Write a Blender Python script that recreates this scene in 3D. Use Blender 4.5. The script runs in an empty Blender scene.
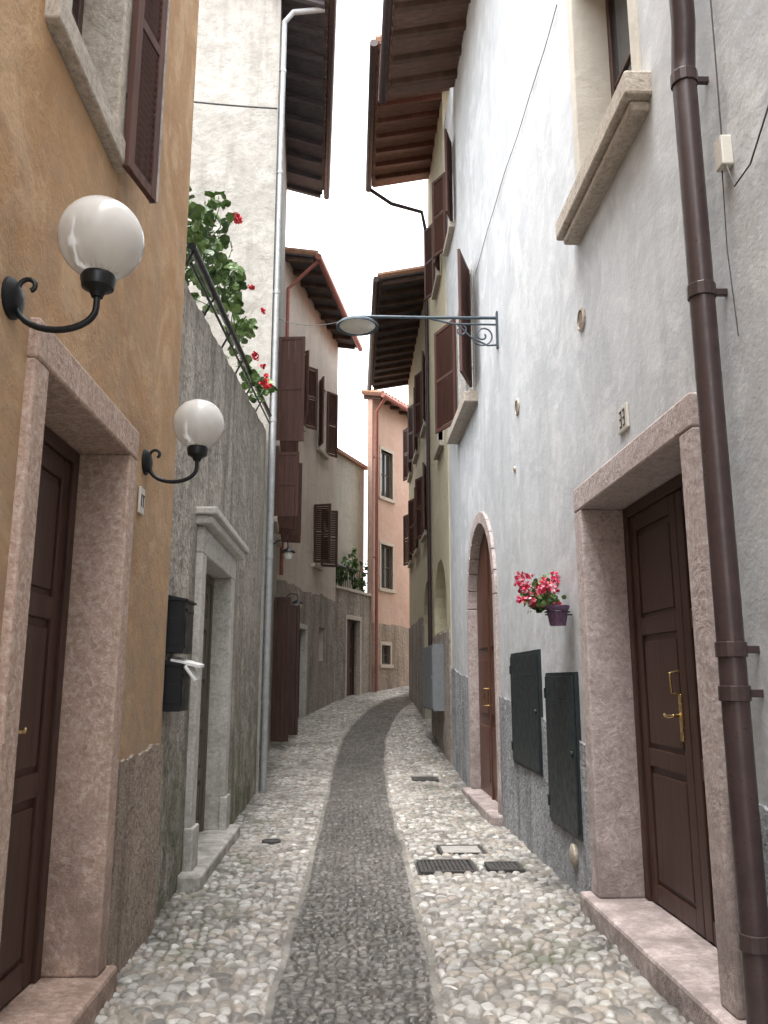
import bpy, bmesh, math, random
import numpy as np
from mathutils import Matrix, Vector
random.seed(7)
scene=bpy.context.scene
COL=scene.collection
I4=Matrix.Identity(4)

# ---------------------------------------------------------------- mesh builder
class B:
    def __init__(s): s.v=[];s.f=[];s.m=[]
    def add(s,vs,fs,m=0,M=I4):
        o=len(s.v)
        for p in vs: s.v.append(tuple(M@Vector(p)))
        for f in fs: s.f.append([o+i for i in f]); s.m.append(m)
    def hexa(s,p,M=I4,m=0):
        s.add(p,[(0,3,2,1),(4,5,6,7),(0,1,5,4),(1,2,6,5),(2,3,7,6),(3,0,4,7)],m,M)
    def box(s,x0,x1,y0,y1,z0,z1,M=I4,m=0):
        s.hexa([(x0,y0,z0),(x1,y0,z0),(x1,y1,z0),(x0,y1,z0),(x0,y0,z1),(x1,y0,z1),(x1,y1,z1),(x0,y1,z1)],M,m)
    def prism(s,pts,n0,n1,M=I4,m=0):
        k=len(pts)
        vs=[(a,n0,b) for a,b in pts]+[(a,n1,b) for a,b in pts]
        fs=[tuple(range(k)),tuple(range(2*k-1,k-1,-1))]+[(i,(i+1)%k,k+(i+1)%k,k+i) for i in range(k)]
        s.add(vs,fs,m,M)
    def tube(s,pts,r,seg=10,M=I4,m=0):
        pts=[Vector(p) for p in pts]; n=len(pts); vs=[];fs=[]
        up=Vector((0,0,1)); prev=None
        for i,p in enumerate(pts):
            t=(pts[min(i+1,n-1)]-pts[max(i-1,0)]).normalized()
            if prev is None:
                a=t.cross(up if abs(t.z)<.9 else Vector((1,0,0))).normalized()
            else:
                a=(prev-t*prev.dot(t)).normalized()
            prev=a; b=t.cross(a); rr=r[i] if isinstance(r,(list,tuple)) else r
            for k in range(seg):
                an=2*math.pi*k/seg
                vs.append(tuple(p+a*math.cos(an)*rr+b*math.sin(an)*rr))
        for i in range(n-1):
            for k in range(seg):
                fs.append((i*seg+k,i*seg+(k+1)%seg,(i+1)*seg+(k+1)%seg,(i+1)*seg+k))
        fs.append(tuple(range(seg))); fs.append(tuple(range((n-1)*seg,n*seg)))
        s.add(vs,fs,m,M)
    def lathe(s,prof,M=I4,seg=24,m=0):
        vs=[];fs=[]
        for r,z in prof:
            for k in range(seg):
                a=2*math.pi*k/seg; vs.append((r*math.cos(a),r*math.sin(a),z))
        for i in range(len(prof)-1):
            for k in range(seg):
                fs.append((i*seg+k,i*seg+(k+1)%seg,(i+1)*seg+(k+1)%seg,(i+1)*seg+k))
        fs.append(tuple(range(seg))); fs.append(tuple(range((len(prof)-1)*seg,len(prof)*seg)))
        s.add(vs,fs,m,M)
    def build(s,name,mats,parent=None,bevel=0,smooth=False,recalc=True):
        me=bpy.data.meshes.new(name); me.from_pydata(s.v,[],s.f)
        for mt in (mats if isinstance(mats,(list,tuple)) else [mats]): me.materials.append(mt)
        me.polygons.foreach_set('material_index',s.m)
        if recalc:
            bm=bmesh.new(); bm.from_mesh(me); bmesh.ops.recalc_face_normals(bm,faces=bm.faces); bm.to_mesh(me); bm.free()
        if smooth:
            me.polygons.foreach_set('use_smooth',[True]*len(me.polygons))
            try: me.set_sharp_from_angle(angle=math.radians(40))
            except Exception: pass
        ob=bpy.data.objects.new(name,me); COL.objects.link(ob)
        if bevel:
            b=ob.modifiers.new('bevel','BEVEL'); b.width=bevel; b.segments=2; b.limit_method='ANGLE'; b.angle_limit=math.radians(50)
        if parent:
            ob.parent=parent; ob.matrix_parent_inverse=Matrix.Translation(parent.location).inverted()
        return ob
def empty(name,loc):
    e=bpy.data.objects.new(name,None); e.location=loc; e.empty_display_size=.3; COL.objects.link(e); return e
def frame(p0,p1,side):
    d=Vector((p1[0]-p0[0],p1[1]-p0[1],0)).normalized()
    n=Vector((d.y,-d.x,0)) if side=='L' else Vector((-d.y,d.x,0))
    M=Matrix(((d.x,n.x,0,p0[0]),(d.y,n.y,0,p0[1]),(0,0,1,0),(0,0,0,1)))
    return M,(Vector(p1)-Vector(p0)).length

# ---------------------------------------------------------------- materials
class NT:
    def __init__(s,name):
        s.mat=bpy.data.materials.new(name); s.mat.use_nodes=True; s.t=s.mat.node_tree
        s.bsdf=s.t.nodes['Principled BSDF']; s.pos=s.n('ShaderNodeNewGeometry').outputs['Position']
    def n(s,t,**k):
        nd=s.t.nodes.new(t)
        for a,b in k.items(): setattr(nd,a,b)
        return nd
    def l(s,a,b): s.t.links.new(a,b)
    def noise(s,scale,detail=3,rough=.6,stretch=None,dist=0):
        nd=s.n('ShaderNodeTexNoise'); nd.inputs['Scale'].default_value=scale; nd.inputs['Detail'].default_value=detail
        nd.inputs['Roughness'].default_value=rough; nd.inputs['Distortion'].default_value=dist
        if stretch:
            mp=s.n('ShaderNodeMapping'); mp.inputs['Scale'].default_value=stretch; s.l(s.pos,mp.inputs['Vector']); s.l(mp.outputs[0],nd.inputs['Vector'])
        else: s.l(s.pos,nd.inputs['Vector'])
        return nd.outputs['Fac']
    def ramp(s,fac,lo,hi,a=0,b=1):
        r=s.n('ShaderNodeMapRange'); r.inputs['From Min'].default_value=lo; r.inputs['From Max'].default_value=hi
        r.inputs['To Min'].default_value=a; r.inputs['To Max'].default_value=b; s.l(fac,r.inputs['Value']); return r.outputs[0]
    def mix(s,fac,a,b,mode='MIX'):
        x=s.n('ShaderNodeMix',data_type='RGBA',blend_type=mode)
        for sock,val in ((x.inputs[0],fac),(x.inputs[6],a),(x.inputs[7],b)):
            if isinstance(val,(int,float)): sock.default_value=val
            elif isinstance(val,tuple): sock.default_value=(*val,1) if len(val)==3 else val
            else: s.l(val,sock)
        return x.outputs[2]
    def math(s,op,a,b):
        x=s.n('ShaderNodeMath',operation=op)
        for i,val in enumerate((a,b)):
            if isinstance(val,(int,float)): x.inputs[i].default_value=val
            else: s.l(val,x.inputs[i])
        return x.outputs[0]
    def z(s):
        z=s.n('ShaderNodeSeparateXYZ'); s.l(s.pos,z.inputs[0]); return z.outputs[2]
    def bump(s,h,strength,dist=.01,prev=None):
        b=s.n('ShaderNodeBump'); b.inputs['Strength'].default_value=strength; b.inputs['Distance'].default_value=dist
        s.l(h,b.inputs['Height'])
        if prev: s.l(prev,b.inputs['Normal'])
        return b.outputs[0]
    def fin(s,col,rough=.8,normal=None,spec=.3,metal=0):
        if isinstance(col,tuple): s.bsdf.inputs['Base Color'].default_value=(*col,1)
        else: s.l(col,s.bsdf.inputs['Base Color'])
        if isinstance(rough,(int,float)): s.bsdf.inputs['Roughness'].default_value=rough
        else: s.l(rough,s.bsdf.inputs['Roughness'])
        s.bsdf.inputs['Specular IOR Level'].default_value=spec; s.bsdf.inputs['Metallic'].default_value=metal
        if normal: s.l(normal,s.bsdf.inputs['Normal'])
        return s.mat
def darker(c,k): return tuple(x*k for x in c)
def plaster(name,base,var,stain,stain_amt=.5,bump=.25,rough_scale=60,grime=None,streak=.35,grime_h=1.6,patch=None):
    t=NT(name)
    big=t.noise(.8,5,.68,dist=.7)
    c=t.mix(t.ramp(big,.38,.62),base,var)
    if patch: c=t.mix(t.ramp(t.noise(1.7,6,.72,dist=1.2),.50,.60,0,.8),c,patch)
    med=t.noise(6,5,.7)
    c=t.mix(t.ramp(med,.45,.75,0,stain_amt),c,stain)
    c=t.mix(t.ramp(t.noise(1.5,4,.6,stretch=(2.6,2.6,.22)),.5,.75,0,streak),c,stain)
    fine=t.noise(rough_scale,3,.65)
    c=t.mix(t.ramp(fine,.3,.8,0,.22),c,darker(base,.7))
    if grime:
        g=t.ramp(t.z(),0,grime_h,1,0); g=t.math('MULTIPLY',g,t.ramp(med,.3,.60,.15,1))
        c=t.mix(t.math('MULTIPLY',g,.95),c,grime)
    h=t.math('ADD',t.math('MULTIPLY',med,1.6),t.math('MULTIPLY',fine,.35))
    h=t.math('ADD',h,t.math('MULTIPLY',big,2.5))
    return t.fin(c,.88,t.bump(h,min(bump*2,1),.02),.2)
def stucco(name,base,dark,light,scale=28,strength=.9,patch=None,moss=None):
    t=NT(name)
    n1=t.noise(scale*.9,4,.72)
    big=t.noise(1.0,6,.74,dist=1.2)
    c=t.mix(t.ramp(big,.41,.59),base,dark)
    if patch: c=t.mix(t.ramp(t.noise(2.1,6,.75,dist=.8),.50,.60,0,.9),c,patch)
    c=t.mix(t.ramp(n1,.42,.70,0,.7),c,light)
    c=t.mix(t.ramp(n1,.47,.33,0,.6),c,darker(dark,.55))  # relief shading put into the colour: raised grain lighter, pits darker
    c=t.mix(t.ramp(t.noise(1.8,5,.7,stretch=(1.6,1.6,.25),dist=.4),.48,.66,0,.7),c,darker(dark,.55))
    if moss:
        g=t.math('MULTIPLY',t.ramp(t.z(),.1,2.2,.9,0),t.ramp(t.noise(2.6,6,.75,dist=.6),.42,.58))
        c=t.mix(g,c,moss)
    h=t.math('ADD',t.math('MULTIPLY',n1,1.0),t.math('MULTIPLY',t.noise(scale*.25,3,.6),2.0))
    return t.fin(c,.92,t.bump(h,strength,.035),.15)
def stone(name,base,dark,light,spk=45,bump=.3,rough=.7):
    t=NT(name)
    a=t.noise(4,5,.7,dist=1.2); f=t.noise(spk,4,.75,dist=.6)
    c=t.mix(t.ramp(a,.35,.65),base,dark)
    c=t.mix(t.ramp(f,.50,.62,0,.65),c,light)
    c=t.mix(t.ramp(f,.46,.36,0,.6),c,darker(dark,.6))
    g=t.math('MULTIPLY',t.ramp(t.z(),0,1.2,.95,0.10),t.ramp(t.noise(5,5,.65),.35,.6))
    c=t.mix(g,c,darker(dark,.5))
    h=t.math('ADD',t.math('MULTIPLY',a,1.5),t.math('MULTIPLY',f,.5))
    return t.fin(c,rough,t.bump(h,bump*1.6,.015),.3)
def wood(name,base,dark,rough=.55,st=(30,30,1.5)):
    t=NT(name)
    a=t.noise(1,4,.6,stretch=st,dist=.5)
    c=t.mix(t.ramp(a,.35,.65),base,dark)
    c=t.mix(t.ramp(t.noise(3,4,.7),.5,.8,0,.4),c,darker(dark,.7))
    return t.fin(c,rough,t.bump(a,.35,.005),.35)
def simple(name,base,rough=.5,metal=0,var=.75,spec=.4,bump=.1,scale=12):
    t=NT(name); a=t.noise(scale,5,.7)
    c=t.mix(t.ramp(a,.4,.7),base,darker(base,var))
    return t.fin(c,t.ramp(a,.3,.7,max(rough-.12,.05),min(rough+.12,1)),t.bump(a,bump,.006),spec,metal)

M_orange=plaster('orange_plaster',(.49,.315,.175),(.39,.23,.115),(.32,.225,.155),.5,.2,grime=(.28,.22,.17),streak=.5,grime_h=4.0,patch=(.55,.38,.23))
M_white=plaster('white_plaster',(.58,.60,.62),(.48,.50,.52),(.36,.365,.37),.36,.10,grime=(.33,.315,.295),streak=.42,grime_h=3.2,patch=(.65,.665,.675))
M_cream=plaster('cream_plaster',(.37,.355,.325),(.31,.295,.265),(.17,.165,.15),.6,.3,streak=.75,patch=(.41,.40,.365))
M_cream2=plaster('pale_cream_plaster',(.60,.525,.465),(.53,.455,.395),(.36,.30,.26),.45,.25,streak=.5)
M_beige=plaster('beige_plaster',(.47,.445,.385),(.41,.385,.325),(.29,.265,.225),.5,.3)
M_pink=plaster('salmon_plaster',(.52,.37,.305),(.46,.31,.25),(.38,.26,.21),.4,.3)
M_yellow=plaster('yellow_plaster',(.56,.52,.385),(.50,.455,.325),(.36,.325,.25),.45,.25,grime=(.34,.325,.285),grime_h=2.6)
M_rough=stucco('rough_grey_stucco',(.36,.33,.29),(.235,.22,.19),(.46,.435,.39),18,.9,(.45,.41,.355),(.12,.125,.075))
M_roughpink=stucco('rough_pink_stucco',(.36,.29,.235),(.26,.205,.165),(.46,.39,.335),42,.8)
M_roughblue=stucco('rough_blue_grey_stucco',(.33,.34,.35),(.23,.235,.245),(.48,.485,.49),34,.9)
M_roughbrown=stucco('rough_brown_stucco',(.35,.305,.265),(.26,.225,.195),(.44,.395,.345),18,.8)
M_marble=stone('pink_marble',(.48,.345,.28),(.38,.265,.21),(.60,.51,.45),38,.35)
M_mauve=stone('mauve_stone',(.48,.40,.38),(.39,.32,.30),(.58,.53,.51),30,.4)
M_lime=stone('white_limestone',(.55,.53,.485),(.43,.41,.37),(.65,.63,.60),30,.3)
M_sill=stone('beige_sill_stone',(.48,.425,.36),(.37,.32,.26),(.57,.515,.45),30,.35)
M_wood=wood('dark_brown_wood',(.070,.033,.024),(.042,.020,.015),.45)
M_wood2=wood('reddish_brown_wood',(.12,.050,.032),(.07,.029,.02),.42)
M_wood_h=wood('eave_board_wood',(.22,.125,.09),(.13,.075,.052),.7,(2,30,30))
M_wood_d=wood('aged_eave_wood',(.17,.105,.085),(.10,.062,.05),.8,(2,30,30))
M_rafter=wood('rafter_wood',(.11,.068,.052),(.065,.042,.032),.8,(4,4,4))
M_dkeave=wood('dark_eave_wood',(.10,.092,.098),(.055,.05,.055),.8,(2,30,30))
M_shut=wood('shutter_wood',(.105,.048,.036),(.062,.028,.022),.65)
M_shutw=simple('weathered_shutter_edge',(.42,.38,.36),.7,0,.5)
M_oldwood=wood('grey_old_wood',(.14,.115,.095),(.08,.065,.052),.8)
M_tile=simple('roof_tile',(.32,.17,.11),.9,0,.6)
M_copper=simple('red_copper_gutter',(.33,.125,.10),.45,.3)
M_brownpipe=simple('brown_painted_pipe',(.055,.037,.036),.36,.1,.65,.35)
M_greypipe=simple('pale_grey_pipe',(.36,.37,.375),.5,.2)
M_black=simple('black_iron',(.02,.022,.024),.4,.5)
M_lampgrey=simple('blue_grey_iron',(.075,.10,.12),.45,.3)
M_green=simple('dark_green_metal',(.023,.031,.033),.5,.1,.7,.3)
M_greymetal=simple('grey_metal_door',(.22,.235,.25),.55,.2,.85)
M_iron=simple('cast_iron',(.09,.085,.08),.6,.5,.6)
M_brass=simple('brass',(.65,.48,.22),.25,1,.8)
M_paper=simple('paper',(.70,.70,.69),.8,0,.85)
M_ceramic=simple('white_ceramic',(.60,.58,.52),.3,0,.9)
M_ink=simple('dark_numeral',(.04,.04,.06),.6)
M_whiteframe=simple('white_window_frame',(.62,.61,.57),.5,0,.85)
M_conc=simple('pale_stone_cover',(.34,.325,.30),.8,0,.7,.2,.4)
M_cable=simple('cable_rubber',(.06,.06,.06),.7)
M_surr=plaster('cream_surround',(.60,.57,.50),(.54,.51,.445),(.42,.38,.32),.3,.15)
t=NT('window_glass'); M_glass=t.fin((.035,.04,.045),.08,t.bump(t.noise(3,2,.5),.05,.01),.8)
t=NT('frosted_globe_glass'); M_globe=t.fin(t.mix(t.ramp(t.noise(9,4,.6),.4,.7,0,.3),(.80,.79,.76),(.62,.61,.58)),.15,None,.6)
t.bsdf.inputs['Transmission Weight'].default_value=.35; t.bsdf.inputs['IOR'].default_value=1.3
def leafmat(name,a,b,rough=.5):
    t=NT(name); return t.fin(t.mix(t.ramp(t.noise(18,2,.6),.35,.65),a,b),rough,None,.3)
M_leaf=leafmat('leaf_green',(.080,.145,.04),(.12,.19,.06))
M_leaf2=leafmat('leaf_dark',(.035,.075,.022),(.06,.11,.035))
M_red=leafmat('red_petal',(.60,.03,.05),(.45,.015,.03))
M_pinkp=leafmat('pink_petal',(.62,.05,.13),(.46,.015,.05))
M_pinkl=leafmat('pale_pink_petal',(.72,.27,.34),(.66,.13,.20))
M_pot=simple('purple_pot',(.13,.07,.13),.4,0,.4,.4,.1,60)

# ---------------------------------------------------------------- ground
def gz(y):
    t=np.maximum(np.asarray(y,dtype=float)-10.2,0)
    return np.where(t<2,.023*t*t,.092+.092*(t-2))
def G(y): return float(gz(y))
CL=np.array([(-5,0.03),(4,.03),(8,.09),(11,.11),(13.5,.15),(15.9,.27),(18,.50),(20,.82),(22,1.28),(24,2.1),(26,3.3),(32,7.5)])
def clx(y): return np.interp(y,CL[:,0],CL[:,1])
def vor(X,Y,c,seed,jit=.85):
    gx=np.floor(X/c).astype(int); gy=np.floor(Y/c).astype(int)
    R=np.random.RandomState(seed).rand(900,1400,3).astype(np.float32)
    F1=np.full(X.shape,9.);F2=np.full(X.shape,9.);ID=np.zeros(X.shape)
    for i in(-1,0,1):
        for j in(-1,0,1):
            a=(gx+i+200)%900;b=(gy+j+200)%1400
            px=(gx+i+.5+(R[a,b,0]-.5)*jit)*c; py=(gy+j+.5+(R[a,b,1]-.5)*jit)*c
            d=np.hypot(X-px,Y-py)
            n=d<F1
            F2=np.where(n,F1,np.minimum(F2,d)); ID=np.where(n,R[a,b,2],ID); F1=np.where(n,d,F1)
    return F1,F2,ID
def smn(X,Y,s,seed):
    R=np.random.RandomState(seed).rand(256,256)
    x=X/s+50;y=Y/s+50; i=np.floor(x).astype(int);j=np.floor(y).astype(int);fx=x-i;fy=y-j
    fx=fx*fx*(3-2*fx);fy=fy*fy*(3-2*fy)
    g=lambda a,b:R[a%256,b%256]
    return (g(i,j)*(1-fx)+g(i+1,j)*fx)*(1-fy)+(g(i,j+1)*(1-fx)+g(i+1,j+1)*fx)*fy
COVERS=[(.57,1.03,6.95,7.4),(.80,1.2,7.62,8.0),(1.12,1.40,6.95,7.25),(.92,1.27,12.2,12.6)]
PAL=np.array([(.34,.325,.30),(.42,.405,.375),(.25,.235,.215),(.34,.30,.255),(.50,.485,.455),(.17,.16,.145),(.30,.265,.225),(.38,.37,.345)])
PALC=np.array([(.105,.097,.086),(.072,.068,.062),(.15,.138,.124),(.09,.08,.068),(.125,.115,.106)])
V=[];Fq=[];C=[];off=0
def zone(x0,x1,y0,y1,st):
    global off
    xs=np.arange(x0,x1+st,st);ys=np.arange(y0,y1+st,st)
    X,Y=np.meshgrid(xs,ys)
    wx=X+.022*(smn(X,Y,.10,5)-.5); wy=Y+.022*(smn(X,Y,.10,6)-.5)
    d=X-clx(Y)+.03*(smn(X,Y,.5,9)-.5)
    hw=.40
    F1,F2,ID=vor(wx,wy*.95,.068,1)
    e=np.clip((F2-F1)/.030,0,1); hs=.022*np.sqrt(e)*(.5+1.0*((ID*7.3)%1))
    k=(ID*97.3)%1; col=PAL[(k*len(PAL)).astype(int)%len(PAL)]*(.8+.35*((ID*31.7)%1))[...,None]
    mort=np.array((.20,.183,.155)); w=np.clip((e-.18)/.25,0,1)[...,None]
    m2=mort*(.5+.9*smn(X,Y,.3,17))[...,None]
    cs=m2*(1-w)+col*w
    F1,F2,ID=vor(wx,wy*1.2,.056,2)
    e=np.clip((F2-F1)/.024,0,1); hc=.021*np.sqrt(e)*(.6+.8*((ID*7.3)%1))
    k=(ID*57.3)%1; col=PALC[(k*len(PALC)).astype(int)%len(PALC)]*(.75+.5*((ID*31.7)%1))[...,None]
    w=np.clip((e-.2)/.3,0,1)[...,None]; cc=np.array((.04,.036,.031))*(1-w)+col*w
    inside=(np.abs(d)<hw); edge=(np.abs(np.abs(d)-hw)<.018)
    h=np.where(inside,hc-.004,hs); c=np.where(inside[...,None],cc,cs)
    s=np.abs(((Y*4.1+3*smn(X*0,Y,.3,77))%1)-.5)*2
    he=.012*np.sqrt(np.clip((1-s)*6,0,1))
    h=np.where(edge,he,h); c=np.where(edge[...,None],np.array((.27,.255,.225))*(.45+.7*smn(X,Y,.12,12))[...,None],c)
    n=smn(X,Y,.7,3)*.6+smn(X,Y,.18,4)*.4
    c=c*(.62+.68*n)[...,None]
    moss=np.clip((smn(X,Y,.45,21)*.6+smn(X,Y,.09,22)*.4-.54)*6,0,1)*np.clip((np.abs(d)-.55)/.4,0,1)*np.clip(1.3-h/.018,0,1)
    c=c*(1-moss[...,None]*.75)+np.array((.055,.065,.025))*moss[...,None]*.75
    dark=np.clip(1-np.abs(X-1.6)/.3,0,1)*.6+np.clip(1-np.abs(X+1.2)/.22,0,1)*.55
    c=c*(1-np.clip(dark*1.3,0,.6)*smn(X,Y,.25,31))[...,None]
    for a,b_,p,q in COVERS:
        m=(X>a-.02)&(X<b_+.02)&(Y>p-.02)&(Y<q+.02); h=np.where(m,-.012,h); c=np.where(m[...,None],(.05,.05,.045),c)
    und=.03*(smn(X,Y,1.3,40)-.5)+.02*(smn(X,Y,.35,41)-.5)
    Z=gz(Y)+h+und-.012+.018*np.clip(np.abs(d)-.4,0,2)
    ny,nx=X.shape
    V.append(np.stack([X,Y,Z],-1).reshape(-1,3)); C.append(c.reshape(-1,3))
    idx=np.arange(ny*nx).reshape(ny,nx)+off
    Fq.append(np.stack([idx[:-1,:-1],idx[:-1,1:],idx[1:,1:],idx[1:,:-1]],-1).reshape(-1,4)); off+=ny*nx
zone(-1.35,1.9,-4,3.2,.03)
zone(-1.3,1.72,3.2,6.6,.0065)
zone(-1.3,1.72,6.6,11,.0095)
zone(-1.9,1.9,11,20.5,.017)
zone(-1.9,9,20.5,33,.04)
Vn=np.concatenate(V);Fn=np.concatenate(Fq);Cn=np.concatenate(C)
me=bpy.data.meshes.new('cobblestone_street')
me.vertices.add(len(Vn)); me.vertices.foreach_set('co',Vn.astype(np.float32).ravel())
me.loops.add(len(Fn)*4); me.loops.foreach_set('vertex_index',Fn.astype(np.int32).ravel())
me.polygons.add(len(Fn)); me.polygons.foreach_set('loop_start',np.arange(0,len(Fn)*4,4,dtype=np.int32))
me.update(calc_edges=True); me.polygons.foreach_set('use_smooth',np.ones(len(Fn),dtype=bool))
ca=me.color_attributes.new('stone','FLOAT_COLOR','POINT'); ca.data.foreach_set('color',np.concatenate([Cn,np.ones((len(Cn),1))],1).astype(np.float32).ravel())
street=bpy.data.objects.new('cobblestone_street',me); COL.objects.link(street)
t=NT('cobblestone')
at=t.n('ShaderNodeAttribute'); at.attribute_name='stone'
f1=t.noise(70,4,.7)
c=t.mix(t.ramp(f1,.3,.7,0,.3),at.outputs['Color'],(.10,.092,.082),'MIX')
c=t.mix(t.ramp(f1,.58,.72,0,.2),c,(.48,.46,.42))
me.materials.append(t.fin(c,t.ramp(t.noise(6,3,.6),.35,.65,.34,.62),t.bump(f1,.35,.006),.4))
b=B(); b.box(-200,200,-200,200,-.6,-.15); b.build('ground',simple('earth',(.22,.2,.17),.95))

def grate(name,r,style):
    x0,x1,y0,y1=r; z=G(y0)+.01+.018*max(0,abs(x0+.2-float(clx(y0)))-.4)
    e=empty(name,((x0+x1)/2,(y0+y1)/2,z)); b=B()
    s=.03
    b.box(x0,x1,y0,y0+s,z-.04,z+.008);b.box(x0,x1,y1-s,y1,z-.04,z+.008);b.box(x0,x0+s,y0+s,y1-s,z-.04,z+.008);b.box(x1-s,x1,y0+s,y1-s,z-.04,z+.008)
    b.build('rim',M_iron,e,.003)
    b=B()
    if style=='bars':
        n=int((x1-x0-2*s)/.035)
        for i in range(n):
            xx=x0+s+.008+i*.035; b.box(xx,xx+.022,y0+s,y1-s,z-.03,z+.004)
        for q in range(1,6):
            yy=y0+s+(y1-y0-2*s)*q/6; b.box(x0+s,x1-s,yy-.008,yy+.008,z-.028,z+.002)
        b.build('bars',M_iron,e,.002)
    else:
        b.box(x0+s,x1-s,y0+s,y1-s,z-.03,z+.003,m=0)
        b.build('slab',M_conc if style=='slab' else M_iron,e,.004)
        if style=='plate':
            b=B()
            for i in range(7):
                for j in range(7):
                    xx=x0+s+.02+i*(x1-x0-2*s-.04)/7; yy=y0+s+.02+j*(y1-y0-2*s-.04)/7
                    b.box(xx,xx+.02,yy,yy+.02,z,z+.008)
            b.build('studs',M_iron,e)
grate('drain_grate',COVERS[0],'bars'); grate('manhole_cover',COVERS[1],'slab'); grate('drain_grate',COVERS[2],'bars'); grate('manhole_cover',COVERS[3],'plate')
e=empty('round_valve_cover',(-.72,8.2,.02)); b=B(); b.lathe([(.09,-.03),(.09,.02),(.075,.022),(.072,.016),(0.001,.016)],Matrix.Translation((-.72,8.2,.02))); b.build('lid',M_iron,e)

# ---------------------------------------------------------------- architecture helpers
def facade(b,F,s0,s1,z0,z1,holes,n0,n1,top=None,cuts=(),m=0):
    S=sorted(set([s0,s1]+[h[0] for h in holes]+[h[1] for h in holes]+list(cuts))); S=[x for x in S if s0-1e-6<=x<=s1+1e-6]
    for a,c in zip(S[:-1],S[1:]):
        mid=(a+c)/2
        hs=sorted([(h[2],h[3]) for h in holes if h[0]<mid<h[1]])
        z=z0; segs=[]
        for p,q in hs:
            if p>z: segs.append((z,p))
            z=max(z,q)
        segs.append((z,None))
        for p,q in segs:
            za,zb=(q,q) if q is not None else ((top(a),top(c)) if top else (z1,z1))
            if za<=p and zb<=p: continue
            za=max(za,p+.001);zb=max(zb,p+.001)
            b.hexa([(a,n0,p),(c,n0,p),(c,n1,p),(a,n1,p),(a,n0,za),(c,n0,zb),(c,n1,zb),(a,n1,za)],F,m)
def surround(b,F,s0,s1,z0,z1,w,n0,n1,lw=None,m=0):
    lw=lw or w
    b.box(s0-w,s0,n0,n1,z0,z1,F,m); b.box(s1,s1+w,n0,n1,z0,z1,F,m); b.box(s0-w,s1+w,n0,n1+.003,z1,z1+lw,F,m)
def shutter(b,F,s,n,z0,z1,w,ang,slats=True,m=0,me=None):
    a=math.radians(ang); R=F@Matrix.Translation((s,n,0))@Matrix.Rotation(a,4,'Z')
    t=.035; f=.06; me=m if me is None else me
    b.box(0,f,-t/2,t/2,z0,z1,R,me); b.box(w-f,w,-t/2,t/2,z0,z1,R,me)
    zs=[z0,(z0+z1)/2-f/2,z1-f]
    for z in zs: b.box(f,w-f,-t/2+.002,t/2-.002,z,z+f,R,me)
    if slats:
        z=z0+f+.02
        while z<z1-f-.02:
            if not (zs[1]-.03<z<zs[1]+f):
                b.hexa([(f,-t/2+.004,z),(w-f,-t/2+.004,z),(w-f,-t/2+.012,z),(f,-t/2+.012,z),(f,t/2-.012,z+.034),(w-f,t/2-.012,z+.034),(w-f,t/2-.004,z+.034),(f,t/2-.004,z+.034)],R,m)
            z+=.045
    else:
        k=max(2,int((w-2*f)/.09)); 
        for i in range(k):
            a0=f+i*(w-2*f)/k; b.box(a0+.002,a0+(w-2*f)/k-.002,-.008,.008,z0+f,z1-f,R,m)
def window(F,parent,s0,s1,z0,z1,depth=.18,frm=None,mull=1,rails=1):
    b=B(); f=.055; n=-depth
    b.box(s0,s0+f,n-.05,n,z0,z1,F);b.box(s1-f,s1,n-.05,n,z0,z1,F);b.box(s0+f,s1-f,n-.05,n,z0,z0+f,F);b.box(s0+f,s1-f,n-.05,n,z1-f,z1,F)
    for i in range(mull):
        c=s0+(s1-s0)*(i+1)/(mull+1); b.box(c-.035,c+.035,n-.05,n+.006,z0+f,z1-f,F)
    for i in range(rails):
        c=z0+(z1-z0)*(i+1)/(rails+1); b.box(s0+f,s1-f,n-.045,n-.008,c-.015,c+.015,F)
    b.build('window_frame',frm or M_whiteframe,parent,.004)
    b=B(); b.box(s0+.02,s1-.02,n-.035,n-.027,z0+.02,z1-.02,F); b.build('window_pane',M_glass,parent)
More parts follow.
